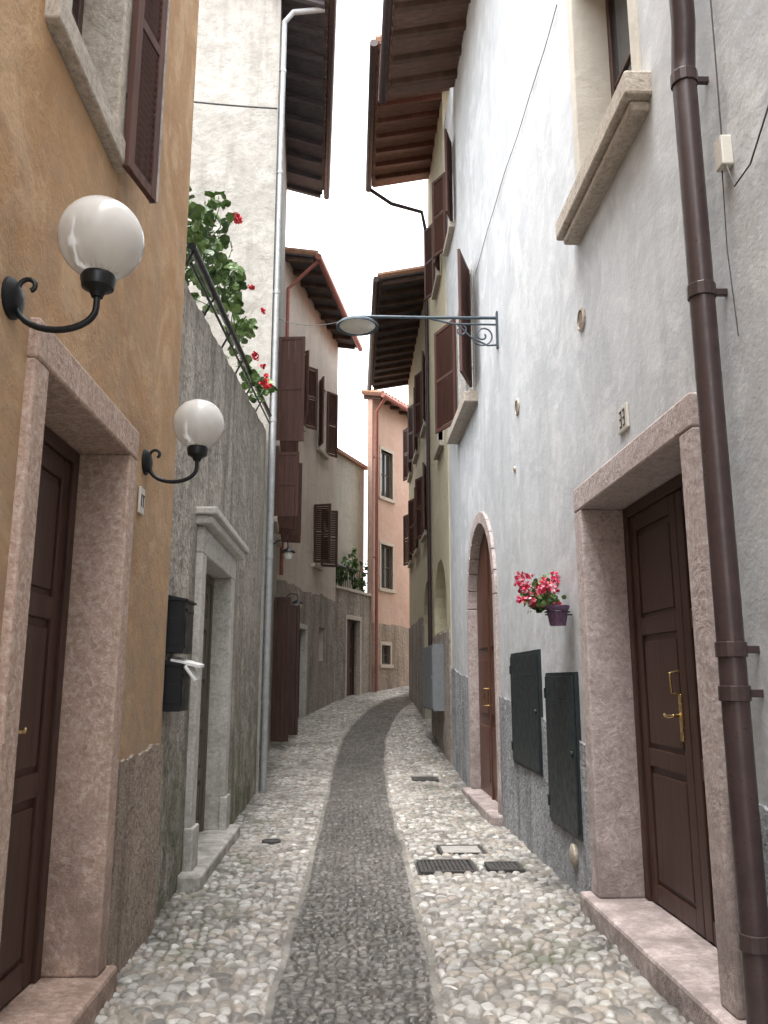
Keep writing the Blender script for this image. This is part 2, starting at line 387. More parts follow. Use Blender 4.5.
def door(F,parent,s0,s1,z0,z1,n,leaves=2,rows=3,mat=None,handle=True,hs=None,hz=1.15):
    b=B(); f=.07
    b.box(s0,s0+f,n-.08,n,z0,z1,F);b.box(s1-f,s1,n-.08,n,z0,z1,F);b.box(s0+f,s1-f,n-.08,n,z1-f,z1,F)
    w=(s1-s0-2*f)/leaves
    for i in range(leaves):
        a=s0+f+i*w+.003; c=a+w-.006; st=.1; nn=n-.02
        b.box(a,a+st,nn-.045,nn,z0+.01,z1-f-.004,F); b.box(c-st,c,nn-.045,nn,z0+.01,z1-f-.004,F)
        H=z1-f-z0; hs_=[.0]+[H*(k+1)/rows for k in range(rows)]
        for k in range(rows+1):
            zc=z0+.01+min(hs_[k],H-.12); b.box(a+st,c-st,nn-.044,nn-.002,zc,zc+.11,F)
        b.box(a+st,c-st,nn-.04,nn-.02,z0+.05,z1-f-.05,F)
        for k in range(rows):
            p=z0+hs_[k]+.15;q=z0+min(hs_[k+1],H-.12)-.03
            if q>p: b.box(a+st+.03,c-st-.03,nn-.03,nn-.006,p,q,F)
    b.build('door',mat or M_wood,parent,.006)
    if handle:
        b=B(); hs=hs if hs is not None else (s0+s1)/2+.06; nn=n-.02
        b.box(hs-.022,hs+.022,nn,nn+.008,z0+hz-.14,z0+hz+.12,F)
        b.tube([(hs,nn,z0+hz),(hs,nn+.05,z0+hz),(hs+.01,nn+.055,z0+hz-.002),(hs+.11,nn+.055,z0+hz-.01),(hs+.13,nn+.05,z0+hz+.005)],.009,8,F)
        b.tube([(hs,nn,z0+hz+.12),(hs,nn+.05,z0+hz+.13),(hs,nn+.055,z0+hz+.24),(hs,nn,z0+hz+.25)],.008,8,F)
        b.build('door_handle',M_brass,parent,.002,True)
def eave(F,parent,s0,s1,z,over,slope=.28,back=2.5,under=None,raft=None,gut=None,step=.55,over1=None,rh=.12):
    over1=over1 or over
    o=lambda s:over+(over1-over)*(s-s0)/(s1-s0)
    zt=lambda n,s:z+(o(s)-n)*slope
    b=B(); H=.05
    b.hexa([(s0,-back,zt(-back,s0)),(s1,-back,zt(-back,s1)),(s1,o(s1),z),(s0,o(s0),z),(s0,-back,zt(-back,s0)+H),(s1,-back,zt(-back,s1)+H),(s1,o(s1),z+H),(s0,o(s0),z+H)],F)
    b.build('eave_boards',under or M_wood_h,parent)
    b=B(); s=s0+.08
    while s<s1-.05:
        b.hexa([(s,-.3,zt(-.3,s)-rh),(s+.09,-.3,zt(-.3,s)-rh),(s+.09,o(s)-.04,z+.01-rh*.8),(s,o(s)-.04,z+.01-rh*.8),
                (s,-.3,zt(-.3,s)+.004),(s+.09,-.3,zt(-.3,s)+.004),(s+.09,o(s)-.04,z+.014),(s,o(s)-.04,z+.014)],F); s+=step
    b.build('rafters',raft or M_rafter,parent,.006)
    b=B(); s=s0+.05
    while s<s1:
        b.tube([(s,-back,zt(-back,s)+H+.05),(s,0,zt(0,s)+H+.05),(s,o(s)+.05,z+H+.04)],.085,8,F); s+=.19
    b.build('roof_tiles',M_tile,parent,0,True)
    b=B(); 
    pts=[(s0-.02,o(s0)+.09,z+.0),( (s0+s1)/2,o((s0+s1)/2)+.09,z-.02),(s1+.02,o(s1)+.09,z-.03)]
    b.tube(pts,.07,12,F); b.build('gutter',gut or M_copper,parent,0,True)
def house(name,F,L,s0,s1,z0,z1,depth,mat,holes,cuts=(),T=.32,top=None,body=True):
    o=F@Vector(((s0+s1)/2,-T,z0)); e=empty(name,o)
    b=B(); facade(b,F,s0,s1,z0,z1,holes,-T,0,top,cuts); b.build('front_wall',mat,e)
    if body:
        b=B(); zt=z1 if not top else min(top(s0),top(s1))
        b.box(s0+.004,s1-.004,-depth,-T+.01,z0,zt-.02,F); b.build('building_body',mat,e)
    return e
def pipe(name,F,pts,r,mat,clips=()):
    p=F@Vector(pts[0]); e=empty(name,p); b=B(); b.tube(pts,r,14,F); b.build('tube',mat,e,0,True)
    b=B()
    for (s,n,z) in clips:
        b.tube([(s,n,z-.03),(s,n,z+.03)],r*1.14,14,F); b.box(s-.012,s+.012,-.02,n,z-.015,z+.015,F)
    if clips: b.build('collars',mat,e,.003,False)
    return e
def wav(z,a,f,seed=0):
    return lambda s:z+a*math.sin(s*f+seed)+a*.6*math.sin(s*f*2.7+seed*2)+a*.5*math.sin(s*f*6.1+seed)+a*.4*math.sin(s*f*14.3+seed*3)
def rng(a,b,st):
    out=[];x=a
    while x<b-1e-6: out.append(round(x,4)); x+=st
    return out
def arc(r,a0,a1,n,cs,cz): return [(cs+r*math.cos(math.radians(a0+(a1-a0)*i/n)),cz+r*math.sin(math.radians(a0+(a1-a0)*i/n))) for i in range(n+1)]
def spandrel(F,parent,r,cs,cz,ztop,mat,depth=.3,N=16):
    b=B()
    for i in range(N):
        (x0,z0),(x1,z1)=arc(r,180-i*180/N,180-(i+1)*180/N,1,cs,cz)
        b.hexa([(x0,-depth,z0),(x1,-depth,z1),(x1,-.001,z1),(x0,-.001,z0),(x0,-depth,ztop),(x1,-depth,ztop),(x1,-.001,ztop),(x0,-.001,ztop)],F)
    b.build('arch_spandrel',mat,parent)

# ================================================================ LEFT SIDE
FL=frame((-1.2,0),(-1.2,10),'L')[0]
H=[(2.94,4.39,-.3,2.78),(2.84,3.77,4.0,5.9)]
e=house('orange_house',FL,0,-4,5.5,-.3,8.6,6,M_orange,H)
b=B(); facade(b,FL,4.44,5.497,-.3,1.1,[],-.01,.02,wav(1.1,.012,5),rng(4.5,5.5,.03))
facade(b,FL,-4,2.9,-.3,1.1,[],-.01,.02,wav(1.08,.012,5),rng(-4,2.9,.2)); b.build('plinth',M_roughpink,e)
b=B(); surround(b,FL,3.07,4.27,.14,2.67,.145,-.31,.035,.16); b.build('door_surround',M_marble,e,.012)
b=B(); b.box(2.88,4.46,-.34,.08,-.1,.14,FL); b.build('doorstep',M_marble,e,.02)
door(FL,e,3.075,4.265,.142,2.665,-.225,2,3,M_wood,True,3.60)
b=B(); surround(b,FL,2.97,3.65,4.14,5.8,.13,-.2,.04); b.box(2.8,3.81,-.2,.06,4.01,4.14,FL); b.build('window_surround',M_sill,e,.01)
window(FL,e,2.97,3.65,4.14,5.8,.17,M_wood,1,2)
b=B(); shutter(b,FL,3.73,.065,4.0,5.76,.33,11,True,0,1); b.build('shutter',[M_shut,M_shut],e,.004)
b=B()
b.hexa([(0,-.024,4.0),(.012,-.024,4.0),(.012,.024,4.0),(0,.024,4.0),(0,-.024,5.76),(.012,-.024,5.76),(.012,.024,5.76),(0,.024,5.76)],FL@Matrix.Translation((3.73,.065,0))@Matrix.Rotation(math.radians(11),4,'Z')@Matrix.Translation((.322,0,0)))
b.build('shutter_edge_trim',M_shutw,e)
b=B(); b.box(3.75,3.82,.03,.05,4.4,4.43,FL); b.box(3.75,3.82,.03,.05,5.4,5.43,FL)
b.build('shutter_hinges',M_black,e)
b=B(); b.box(-4.1,5.6,-6,.4,8.6,8.72,FL); b.build('roof',M_tile,e)
e2=empty('house_number_tablet',(-1.2,4.68,2.5)); b=B(); b.box(4.58,4.68,.004,.018,2.42,2.57,FL); b.build('tablet',M_ceramic,e2,.004)
b=B(); b.box(4.60,4.612,.018,.021,2.46,2.53,FL); b.box(4.63,4.665,.018,.021,2.52,2.53,FL); b.box(4.64,4.65,.018,.021,2.46,2.52,FL); b.build('numerals',M_ink,e2)

def globe_lamp(F,s,z,rad=.148):
    e=empty('wall_lamp',F@Vector((s,0,z)))
    b=B()
    b.lathe([(.075,0),(.075,.012),(.055,.03),(.03,.04),(.001,.045)],F@Matrix.Translation((s,0,z))@Matrix.Rotation(math.radians(-90),4,'X'),20)
    pts=[]
    for k in range(15):
        a=math.pi+ k/14*math.pi*1.0
        pts.append((s,.165+.135*math.cos(a),z-.03+.085*math.sin(a)))
    pts=[(s,.02,z+.0)]+pts+[(s,.30,z+.02)]
    b.tube(pts,.012,10,F)
    cp=[]
    for k in range(12):
        a=math.radians(200-k*24); r=.036-.0018*k
        cp.append((s,.062+r*math.cos(a),z+.045+r*math.sin(a)))
    b.tube([(s,.02,z)]+cp,.009,8,F)
    b.lathe([(.02,.0),(.028,.02),(.055,.035),(.062,.07),(.055,.085),(.001,.085)],F@Matrix.Translation((s,.30,z+.01)),20)
    b.build('bracket',M_black,e,0,True)
    b=B(); seg=72; vs=[];fs=[]; Mx=F@Matrix.Translation((s,.30,z+.085+rad)); rows=32
    for k in range(rows+1):
        a=-math.pi/2+.36+k/rows*(math.pi-.37); low=max(0,min(1,(-math.sin(a)+.1)/.3))
        for q in range(seg):
            rr=rad*(1-.016*low*(q%2)); vs.append((rr*math.cos(a)*math.cos(q/seg*6.28318),rr*math.cos(a)*math.sin(q/seg*6.28318),rr*math.sin(a)))
    for k in range(rows):
        for q in range(seg): fs.append((k*seg+q,k*seg+(q+1)%seg,(k+1)*seg+(q+1)%seg,(k+1)*seg+q))
    b.add(vs,fs,0,Mx)
    b.build('glass_globe',M_globe,e,0,True)
globe_lamp(FL,2.74,2.81); globe_lamp(FL,4.70,2.74)

FT=frame((-1.23,0),(-1.23,10),'L')[0]
topT=lambda s:4.34+(s-5.5)*.112
H=[(6.62,8.44,-.3,2.66)]
e=house('terrace_wall',FT,0,5.5,11.45,-.3,4.9,1.2,M_rough,H,rng(5.6,11.4,.1),.32,lambda s:topT(s)+.012*math.sin(s*7)+.01*math.sin(s*19))
b=B(); surround(b,FT,6.78,8.28,.12,2.5,.20,-.22,.05,.22); b.build('portal',M_lime,e,.012)
b=B(); b.box(6.50,8.56,-.02,.13,2.72,2.79,FT); b.box(6.46,8.60,-.02,.17,2.79,2.85,FT)
b.box(6.55,6.80,.0,.075,.0,.42,FT); b.box(8.26,8.51,.0,.075,.0,.42,FT); b.build('cornice_and_plinth_blocks',M_lime,e,.012)
b=B(); b.box(6.42,8.62,-.3,.17,-.1,.12,FT); b.build('doorstep',M_lime,e,.02)
door(FT,e,6.79,8.27,.122,2.49,-.13,2,5,M_oldwood,False)
b=B(); b.tube([(5.55,.06,topT(5.55)+.24),(11.3,.06,topT(11.3)+.20)],.030,10,FT)
b.tube([(5.55,.06,topT(5.55)+.10),(11.3,.06,topT(11.3)+.08)],.012,8,FT)
for s in rng(5.6,11.3,.95): b.tube([(s,-.06,topT(s)-.03),(s,.0,topT(s)+.1),(s,.06,topT(s)+.22)],.010,6,FT)
e3=empty('terrace_railing',(-1.3,8,4.6)); b.build('rails',M_black,e3,0,True)
def mailbox(F,s0,s1,z0,z1,d):
    e=empty('mailbox',F@Vector(((s0+s1)/2,0,z0))); b=B()
    b.box(s0,s1,.0,d,z0,z1,F)
    b.hexa([(s0-.012,-.005,z1),(s1+.012,-.005,z1),(s1+.012,d+.02,z1-.01),(s0-.012,d+.02,z1-.01),(s0-.012,-.005,z1+.035),(s1+.012,-.005,z1+.035),(s1+.012,d+.02,z1+.006),(s0-.012,d+.02,z1+.006)],F)
    b.box(s0+.02,s1-.02,d,d+.006,z0+.03,z1-.1,F); b.box(s0+.03,s1-.03,d,d+.012,z1-.075,z1-.055,F)
    b.box(s0-.004,s0,.02,d-.02,z0+.05,z1-.12,F)
    b.build('case',M_black,e,.006)
    return e
mailbox(FT,5.62,5.92,1.68,2.03,.12); em=mailbox(FT,5.60,5.88,1.30,1.60,.12)
b=B(); b.hexa([(5.62,.04,1.62),(5.86,.04,1.64),(5.88,.22,1.59),(5.66,.23,1.58),(5.62,.04,1.64),(5.86,.04,1.66),(5.88,.22,1.61),(5.66,.23,1.60)],FT)
b.hexa([(5.60,.12,1.60),(5.80,.14,1.60),(5.82,.20,1.50),(5.63,.2,1.49),(5.60,.13,1.61),(5.80,.15,1.61),(5.82,.21,1.51),(5.63,.21,1.50)],FT)
b.build('newspaper',M_paper,em,.002)

def leafy(name,blobs,nleaf,size,F,flowers,fm,fsize=.02,stems=True):
    cx=F@Vector(blobs[0][0]); e=empty(name,cx); b=B(); st=B()
    def leaf(p,r,m):
        n=Vector((random.gauss(0,1),random.gauss(0,1),random.gauss(.6,1))).normalized(); a=n.orthogonal().normalized(); a.rotate(Matrix.Rotation(random.random()*6.28,3,n)); c=n.cross(a)
        vs=[]
        for k in range(7):
            an=k/7*6.283; rr=r*(.75+.35*random.random()); vs.append(p+a*math.cos(an)*rr+c*math.sin(an)*rr+n*(.12*r*math.cos(an*3)))
        vs.append(p-n*.15*r)
        b.add([tuple(v) for v in vs],[(k,(k+1)%7,7) for k in range(7)],m)
    for (c,r,w) in blobs:
        c=Vector(c)
        for _ in range(int(14*w)):
            q=c+Vector((random.gauss(0,.5)*r[0],random.gauss(0,.5)*r[1],random.gauss(0,.55)*r[2]))
            base=c+Vector((0,0,-r[2]))
            if stems: st.tube([tuple(F@base),tuple(F@((base+q)/2+Vector((random.gauss(0,.03),random.gauss(0,.03),.03)))),tuple(F@q)],[.008,.006,.003],5)
            for _ in range(int(nleaf/14)+1):
                d=Vector((random.gauss(0,1),random.gauss(0,1),random.gauss(0,1)))*.30*min(r)
                leaf(F@(q+d),size*random.uniform(.6,1.25),0 if random.random()<.66 else 1)
    b.build('leaves',[M_leaf,M_leaf2],e,0,False,False)
    if st.v: st.build('stems',M_leaf2,e)
    b=B()
    for c,r,k in flowers:
        for _ in range(k):
            p=F@(Vector(c)+Vector((random.gauss(0,1),random.gauss(0,1),random.gauss(0,1))).normalized()*r*random.uniform(.5,1))
            n=Vector((random.gauss(0,1),random.gauss(0,1),random.gauss(.4,1))).normalized(); a=n.orthogonal().normalized(); cc=n.cross(a)
            vs=[tuple(p)]
            for q in range(10):
                an=q/10*6.283; rr=fsize*(1 if q%2==0 else .55); vs.append(tuple(p+a*math.cos(an)*rr+cc*math.sin(an)*rr+n*rr*.35))
            b.add(vs,[(0,1+q,1+(q+1)%10) for q in range(10)],random.choice([0,0,1]) if len(fm)>1 else 0)
    b.build('flowers',fm,e,0,False,False)
    return e
leafy('geranium_bush',[((6.6,-.28,5.10),(.5,.2,.32),1.3),((7.2,-.2,5.50),(.45,.2,.33),1.5),((7.9,-.10,5.40),(.4,.18,.26),1.1),((8.4,.0,5.30),(.36,.16,.26),.8),((9.1,.02,5.0),(.3,.14,.16),.5),((9.7,.10,5.02),(.22,.12,.12),.5),((7.5,-.2,5.95),(.22,.15,.22),.5),((8.2,.04,5.75),(.2,.12,.16),.35)],110,.052,FT,
  [((7.7,.05,6.1),.055,30),((8.3,.13,5.65),.035,12),((8.8,.14,5.06),.05,24),((9.6,.2,5.0),.06,30),((9.2,.2,4.90),.05,24),((9.9,.15,5.25),.035,12),((8.9,.2,5.65),.035,10),((9.3,.16,5.15),.035,10)],[M_red],.026)

F2,L2=frame((-1.2,11.5),(-1.5,16.8),'L')
def Wn(e,F,s0,s1,z0,z1,sh=(100,80),w=.42,mat=None,sur=None,slats=True,frm=None):
    window(F,e,s0,s1,z0,z1,.16,frm)
    b=B(); b.box(s0-.1,s1+.1,-.1,.09,z0-.1,z0-.002,F); b.build('window_sill',M_sill,e,.01)
    if sur:
        b=B(); b.box(s0-.09,s0,-.1,.015,z0,z1,F);b.box(s1,s1+.09,-.1,.015,z0,z1,F);b.box(s0-.09,s1+.09,-.1,.017,z1,z1+.09,F);b.build('window_surround',sur,e,.006)
    b=B()
    if sh[0] is not None: shutter(b,F,s0-.02,.035,z0,z1,w,sh[0],slats)
    if sh[1] is not None: shutter(b,F,s1+.02,.035,z0,z1,w,sh[1],slats)
    if b.v: b.build('shutters',mat or M_shut,e,.003)
H=[(2.2,3.1,5.5,7.4),(2.0,2.9,4.15,5.25),(4.0,4.8,4.2,5.6),(3.3,4.2,.2,2.9)]
e=house('cream_house',F2,L2,0,L2,-.3,12.6,7,M_cream,H)
Wn(e,F2,2.2,3.1,5.5,7.4,(98,50),.46,slats=False); Wn(e,F2,2.0,2.9,4.15,5.25,(100,60),.40,slats=False); Wn(e,F2,4.0,4.8,4.2,5.6,(92,75),.44,slats=False)
b=B(); b.box(3.29,4.21,-.3,.03,G(15)-.2,G(15)+.08,F2); b.build('doorstep',M_lime,e,.01)
door(F2,e,3.31,4.19,G(15)+.082,2.89,-.18,2,2,M_wood,False)
b=B(); shutter(b,F2,3.28,.03,G(15)+.12,2.95,.30,97,False); shutter(b,F2,4.22,.03,G(15.7)+.1,2.9,.46,80,False); b.build('open_door_leaves',M_wood,e,.004)
b=B(); facade(b,F2,.12,L2,-.3,2.9,[(3.3,4.2,.2,2.9)],-.01,.015,wav(2.95,.02,3),rng(.2,L2,.15)); b.build('lower_render',M_roughbrown,e)
eave(F2,e,-.15,L2+.1,12.25,.74,.25,2.5,M_dkeave,M_dkeave,M_brownpipe,.6,.8)
def small_lamp(F,s,z):
    e=empty('wall_lantern',F@Vector((s,0,z))); b=B()
    b.tube([(s,0,z+.25),(s,.12,z+.33),(s,.26,z+.30),(s,.27,z+.2)],.01,8,F)
    b.lathe([(.02,.2),(.12,.14),(.13,.12),(.001,.12)],F@Matrix.Translation((s,.27,z)),14); b.build('bracket',M_black,e,0,True)
    b=B(); b.lathe([(.001,-.02),(.06,0),(.08,.06),(.075,.12)],F@Matrix.Translation((s,.27,z)),14); b.build('glass',M_ceramic,e,0,True)
small_lamp(F2,2.4,3.5)
pipe('grey_downpipe',F2,[(.06,.06,-.02),(.06,.06,11.9),(.06,.2,12.1),(.06,.7,12.2)],.045,M_greypipe,[(.06,.06,z) for z in(1.2,3.2,5.2,7.2,9.2,11)])

F3,L3=frame((-1.5,16.8),(-.4,21.5),'L')
H=[(.9,1.5,7.2,8.7),(2.9,3.6,7.1,8.8),(2.6,3.2,4.2,5.6),(.9,2.2,.4,2.75),(3.2,3.7,1.95,2.75)]
e=house('pale_house',F3,L3,0,L3,-.3,10.9,6,M_cream2,H)
Wn(e,F3,.9,1.5,7.2,8.7,(120,35),.4,M_shut,M_lime); Wn(e,F3,2.9,3.6,7.1,8.8,(150,30),.38,M_shut); Wn(e,F3,2.6,3.2,4.2,5.6,(95,60),.42,M_wood)
window(F3,e,3.2,3.7,1.95,2.75,.12,M_wood)
b=B(); z=G(18.3); surround(b,F3,1.0,2.1,z,2.62,.11,-.25,.03); b.build('door_surround',M_lime,e,.008)
door(F3,e,1.0,2.1,z,2.62,-.18,2,3,M_wood,False)
b=B()
for s in rng(1.08,2.1,.12): b.tube([(s,-.1,z),(s,-.1,2.6)],.01,6,F3)
b.build('door_grille',M_black,e)
b=B(); facade(b,F3,.0,L3,-.3,3.4,[(.9,2.2,.0,2.74),(3.2,3.7,1.95,2.75)],-.01,.02,wav(3.5,.03,2.2),rng(.15,L3,.15)); b.build('lower_render',M_roughbrown,e)
eave(F3,e,-.1,L3+.15,10.5,.7,.22,2.5,M_dkeave,M_rafter,M_copper,.6,.5)
small_lamp(F3,.6,2.95)
pipe('copper_downpipe',F3,[(-.0,.75,10.45),(.05,.3,10.1),(.06,.07,9.9),(.06,.07,3.6)],.04,M_copper,[(.06,.07,5),(.06,.07,8)])

F4,L4=frame((-.4,21.5),(.55,23.7),'L')
z=G(22.4)
e=house('beige_house',F4,L4,0,L4,0,3.85,1.2,M_roughbrown,[(.75,1.65,.6,3.1)])
b=B(); b.box(.001,2.72,-5,-.33,3.0,7.7,F4); b.build('upper_wall',M_beige,e)
b=B(); b.box(-.1,2.78,-5.1,-.22,7.7,7.80,F4); b.build('roof',M_tile,e)
b=B(); b.box(.003,2.40,-.34,.04,3.85,3.93,F4); b.build('ledge',M_sill,e,.01)
door(F4,e,.76,1.64,z,3.09,-.15,1,3,M_wood,False)
b=B(); b.box(.65,.752,-.1,.02,z,3.1,F4); b.box(1.648,1.75,-.1,.02,z,3.1,F4); b.box(.65,1.75,-.1,.022,3.1,3.22,F4); b.build('door_surround',M_sill,e,.01)
b=B(); b.tube([(0.05,-.05,4.5),(L4-.05,-.05,4.5)],.02,8,F4)
for s in rng(.05,L4,.12): b.tube([(s,-.05,3.9),(s,-.05,4.5)],.008,6,F4)
b.build('balcony_railing',M_black,e)
leafy('balcony_plant',[((.7,-.15,4.3),(.3,.14,.35),1),((1.4,-.08,4.4),(.4,.16,.45),1.4),((2.0,-.1,4.2),(.25,.12,.3),.7),((1.6,-.1,4.9),(.15,.1,.3),.5)],60,.06,F4,[((1.5,.1,4.5),.08,8)],[M_pinkp],.03)

F5,L5=frame((.60,23.7),(4.65,30),'L')
H=[(.5,1.2,6.9,8.35),(.5,1.2,4.15,5.45),(.55,1.05,1.95,2.5),(3,3.7,6.9,8.35),(3,3.7,4.15,5.45)]
e=house('salmon_house',F5,L5,0,L5,0,10.1,6,M_pink,H,body=False,T=.16)
b=B()
A=[(.64,24.0),(4.45,30.2),(.95,33)]
b.add([(x,y,0) for x,y in A]+[(x,y,10.05) for x,y in A],[(0,1,2),(3,4,5),(0,1,4,3),(1,2,5,4),(2,0,3,5)]); 
b.build('building_body',M_pink,e)
for h in H:
    window(F5,e,*h,.08,M_oldwood)
    b=B(); s0,s1,z0,z1=h; b.box(s0-.09,s0,-.12,.02,z0,z1,F5);b.box(s1,s1+.09,-.12,.02,z0,z1,F5);b.box(s0-.09,s1+.09,-.12,.022,z1,z1+.1,F5);b.box(s0-.13,s1+.13,-.12,.05,z0-.1,z0,F5);b.build('window_surround',M_sill,e,.006)
eave(F5,e,-.1,L5,9.8,.35,.25,.3,M_wood_h,M_rafter,M_copper)
b=B(); facade(b,F5,.002,L5,0,2.9,[(.44,1.16,1.83,2.62)],-.01,.014,wav(3.1,.02,2),rng(.2,L5,.2)); b.build('lower_render',M_roughpink,e)
pipe('copper_downpipe',F5,[(.05,.45,9.8),(.1,.1,9.4),(.1,.1,1.2)],.05,M_copper,[(.1,.1,5),(.1,.1,8)])

# ================================================================ RIGHT SIDE
FR=frame((1.62,0),(1.62,10),'R')[0]
sc=10.2; R=.98; Rr=1.13; sp=2.44
H=[(3.66,5.68,-.3,2.78),(4.08,5.27,4.72,6.7),(10.35,11.85,5.25,7.0),(sc-R-.1,sc+R+.1,-.3,3.56),(12.1,12.9,8.7,10.2)]
e=house('white_house',FR,0,-4,13.3,-.3,11.4,6,M_white,H)
spandrel(FR,e,R+.1,sc,sp,3.57,M_white,.3,20)
b=B()
for i in range(13):
    g=.3
    p=arc(R,180-i*180/13-g,180-(i+1)*180/13+g,3,sc,sp); q=arc(Rr,180-(i+1)*180/13+g,180-i*180/13-g,3,sc,sp)
    b.prism(p+q,-.16,.035,FR)
b.box(sc-Rr,sc-R,-.16,.035,.12,sp-.004,FR); b.box(sc+R,sc+Rr,-.16,.035,.12,sp-.004,FR)
b.build('arch_surround',M_mauve,e,.008)
b=B(); b.box(sc-Rr-.05,sc+Rr+.05,-.3,.14,-.1,.12,FR); b.build('doorstep',M_mauve,e,.02)
b=B(); pts=[(sc-R,.12),(sc+R,.12)]+arc(R,0,180,20,sc,sp); b.prism(pts,-.15,-.09,FR)
for k in range(2):
    a=sc-R+.12+k*R; c=a+R-.24
    for p,q in((.3,.95),(1.1,1.75),(1.9,2.5)): b.box(a,c,-.09,-.07,p,q,FR)
b.box(sc-.025,sc+.025,-.09,-.065,.12,3.35,FR); b.build('arched_door',M_wood2,e,.006)
b=B(); b.tube([(sc+.1,-.09,1.2),(sc+.1,-.02,1.2),(sc+.1,-.01,1.3),(sc+.1,-.02,1.4),(sc+.1,-.09,1.4)],.012,8,FR); b.box(sc+.06,sc+.14,-.09,-.08,1.1,1.5,FR); b.build('door_handle',M_brass,e)
b=B(); surround(b,FR,3.80,5.54,.15,2.66,.165,-.30,.04,.17); b.build('door_surround',M_mauve,e,.012)
b=B(); b.box(3.58,5.76,-.32,.11,-.1,.15,FR); b.build('doorstep',M_mauve,e,.02)
door(FR,e,3.805,5.535,.152,2.655,-.25,2,3,M_wood,True,4.78,1.15)
pl=[(3.6,5.71,-.4,2.8),(sc-Rr-.001,sc+Rr+.001,-.4,3.4)]
b=B(); facade(b,FR,-4,13.29,-.3,1.2,pl,-.01,.018,lambda s:wav(1.02+max(0,s-5)*.08,.014,4)(s),rng(-4,13.2,.04)); b.build('plinth',M_roughblue,e)
b=B(); surround(b,FR,4.13,5.22,4.78,6.6,.11,-.28,.02,.12); b.build('window_surround',M_surr,e,.006)
b=B(); b.box(3.90,5.46,-.25,.15,4.63,4.78,FR); b.box(3.95,5.41,-.02,.11,4.57,4.63,FR); b.build('window_sill',M_sill,e,.018)
window(FR,e,4.13,5.22,4.782,6.6,.24,M_wood,1,1)
Wn(e,FR,10.4,11.8,5.27,6.98,(None,None),.7,None,M_lime)
b=B(); shutter(b,FR,10.36,.05,5.3,6.98,.62,160); shutter(b,FR,11.86,.05,5.3,6.98,.66,22); b.build('shutter_pair',M_shut,e,.003)
b=B(); b.box(10.1,12.1,-.1,.18,5.02,5.16,FR); b.build('stone_ledge',M_sill,e,.015)
Wn(e,FR,12.12,12.88,8.72,10.18,(160,30),.38,M_shut)
for s,z,r in((5.40,4.0,.085),(7.67,4.12,.085),(7.9,3.55,.03)):
    ev=empty('round_vent',FR@Vector((s,0,z))); b=B()
    b.lathe([(r,-.002),(r,.012),(r*.8,.02),(r*.75,.006),(.001,.006)],FR@Matrix.Translation((s,0,z))@Matrix.Rotation(math.radians(-90),4,'X'),22)
    for k in range(-2,3): b.box(s-r*.7,s+r*.7,.004,.012,z+k*r*.25-.003,z+k*r*.25+.003,FR)
    b.build('ring',M_sill,ev,0,True)
ev=empty('wall_cap',FR@Vector((6.15,0,.29))); b=B(); b.lathe([(.075,0),(.08,.015),(.07,.03),(.035,.04),(.001,.042)],FR@Matrix.Translation((6.15,.016,.29))@Matrix.Rotation(math.radians(-90),4,'X'),24); b.build('cap',M_sill,ev,0,True)
ev=empty('house_number_tablet',FR@Vector((4.65,0,3.0))); b=B(); b.box(4.57,4.74,.0,.018,2.95,3.10,FR); b.build('tablet',M_ceramic,ev,.005)
b=B(); 
for a in(4.60,4.655): 
    b.box(a,a+.035,.018,.022,3.065,3.073,FR);b.box(a,a+.035,.018,.022,3.02,3.028,FR);b.box(a,a+.035,.018,.022,2.975,2.983,FR);b.box(a,a+.008,.018,.021,2.983,3.065,FR)
b.build('numerals',M_ink,ev)
def ubox(name,s0,s1,z0,z1,F,mat,d=.06,n=0):
    e=empty(name,F@Vector(((s0+s1)/2,0,z0))); b=B()
    b.box(s0,s1,-.01+n,d-.015+n,z0,z1,F); b.box(s0+.03,s1-.03,d-.015+n,d+n,z0+.03,z1-.03,F)
    for k in range(3): b.box(s0+.2+k*.16,s0+.3+k*.16,d+n,d+.004+n,z1-.22,z1-.205,F)
    b.lathe([(.02,0),(.02,.015),(.001,.016)],F@Matrix.Translation((s0+.09,d+n,(z0+z1)/2))@Matrix.Rotation(math.radians(-90),4,'X'),12)
    b.box(s1-.05,s1-.03,d+n,d+.01+n,z0+.12,z0+.2,F);b.box(s1-.05,s1-.03,d+n,d+.01+n,z1-.2,z1-.12,F)
    b.build('metal_door',mat,e,.006)
ubox('utility_box',5.93,6.82,.42,1.56,FR,M_green,.045); ubox('utility_box',7.08,8.3,.72,1.76,FR,M_green,.04)
pipe('brown_downpipe',FR,[(3.27,.11,.03),(3.27,.11,4.25),(3.27,.105,4.32),(3.22,.115,4.45),(3.22,.11,10.6)],.053,M_brownpipe,[(3.27,.11,z) for z in(.55,1.45,1.62,3.15,4.2)])
ev=empty('cable_junction_box',FR@Vector((3.1,0,3.75))); b=B(); b.box(3.10,3.17,0,.05,3.66,3.80,FR); b.build('case',M_ceramic,ev,.006)
b=B(); b.tube([(3.13,.03,3.8),(3.12,.03,4.2),(3.11,.02,6.5)],.004,6,FR); b.tube([(3.12,.03,3.68),(3.02,.05,3.5),(2.9,.04,3.52),(2.6,.02,3.8)],.004,6,FR); b.tube([(3.15,.03,3.7),(3.17,.03,3.3),(3.16,.02,2.9)],.003,6,FR);b.build('wires',M_cable,ev)
ev=empty('wall_cable',FR@Vector((8,0,6.5))); b=B()
pts=[(s,.015,6.78+.03*math.sin(s*1.7)+.012*math.sin(s*5)) for s in rng(5.6,10.2,.2)]
b.tube(pts,.0045,6,FR); b.build('cable',M_greymetal,ev)
eave(FR,e,6.8,11.8,10.75,1.08,.22,2.5,M_wood_d,M_rafter,M_brownpipe,.5)
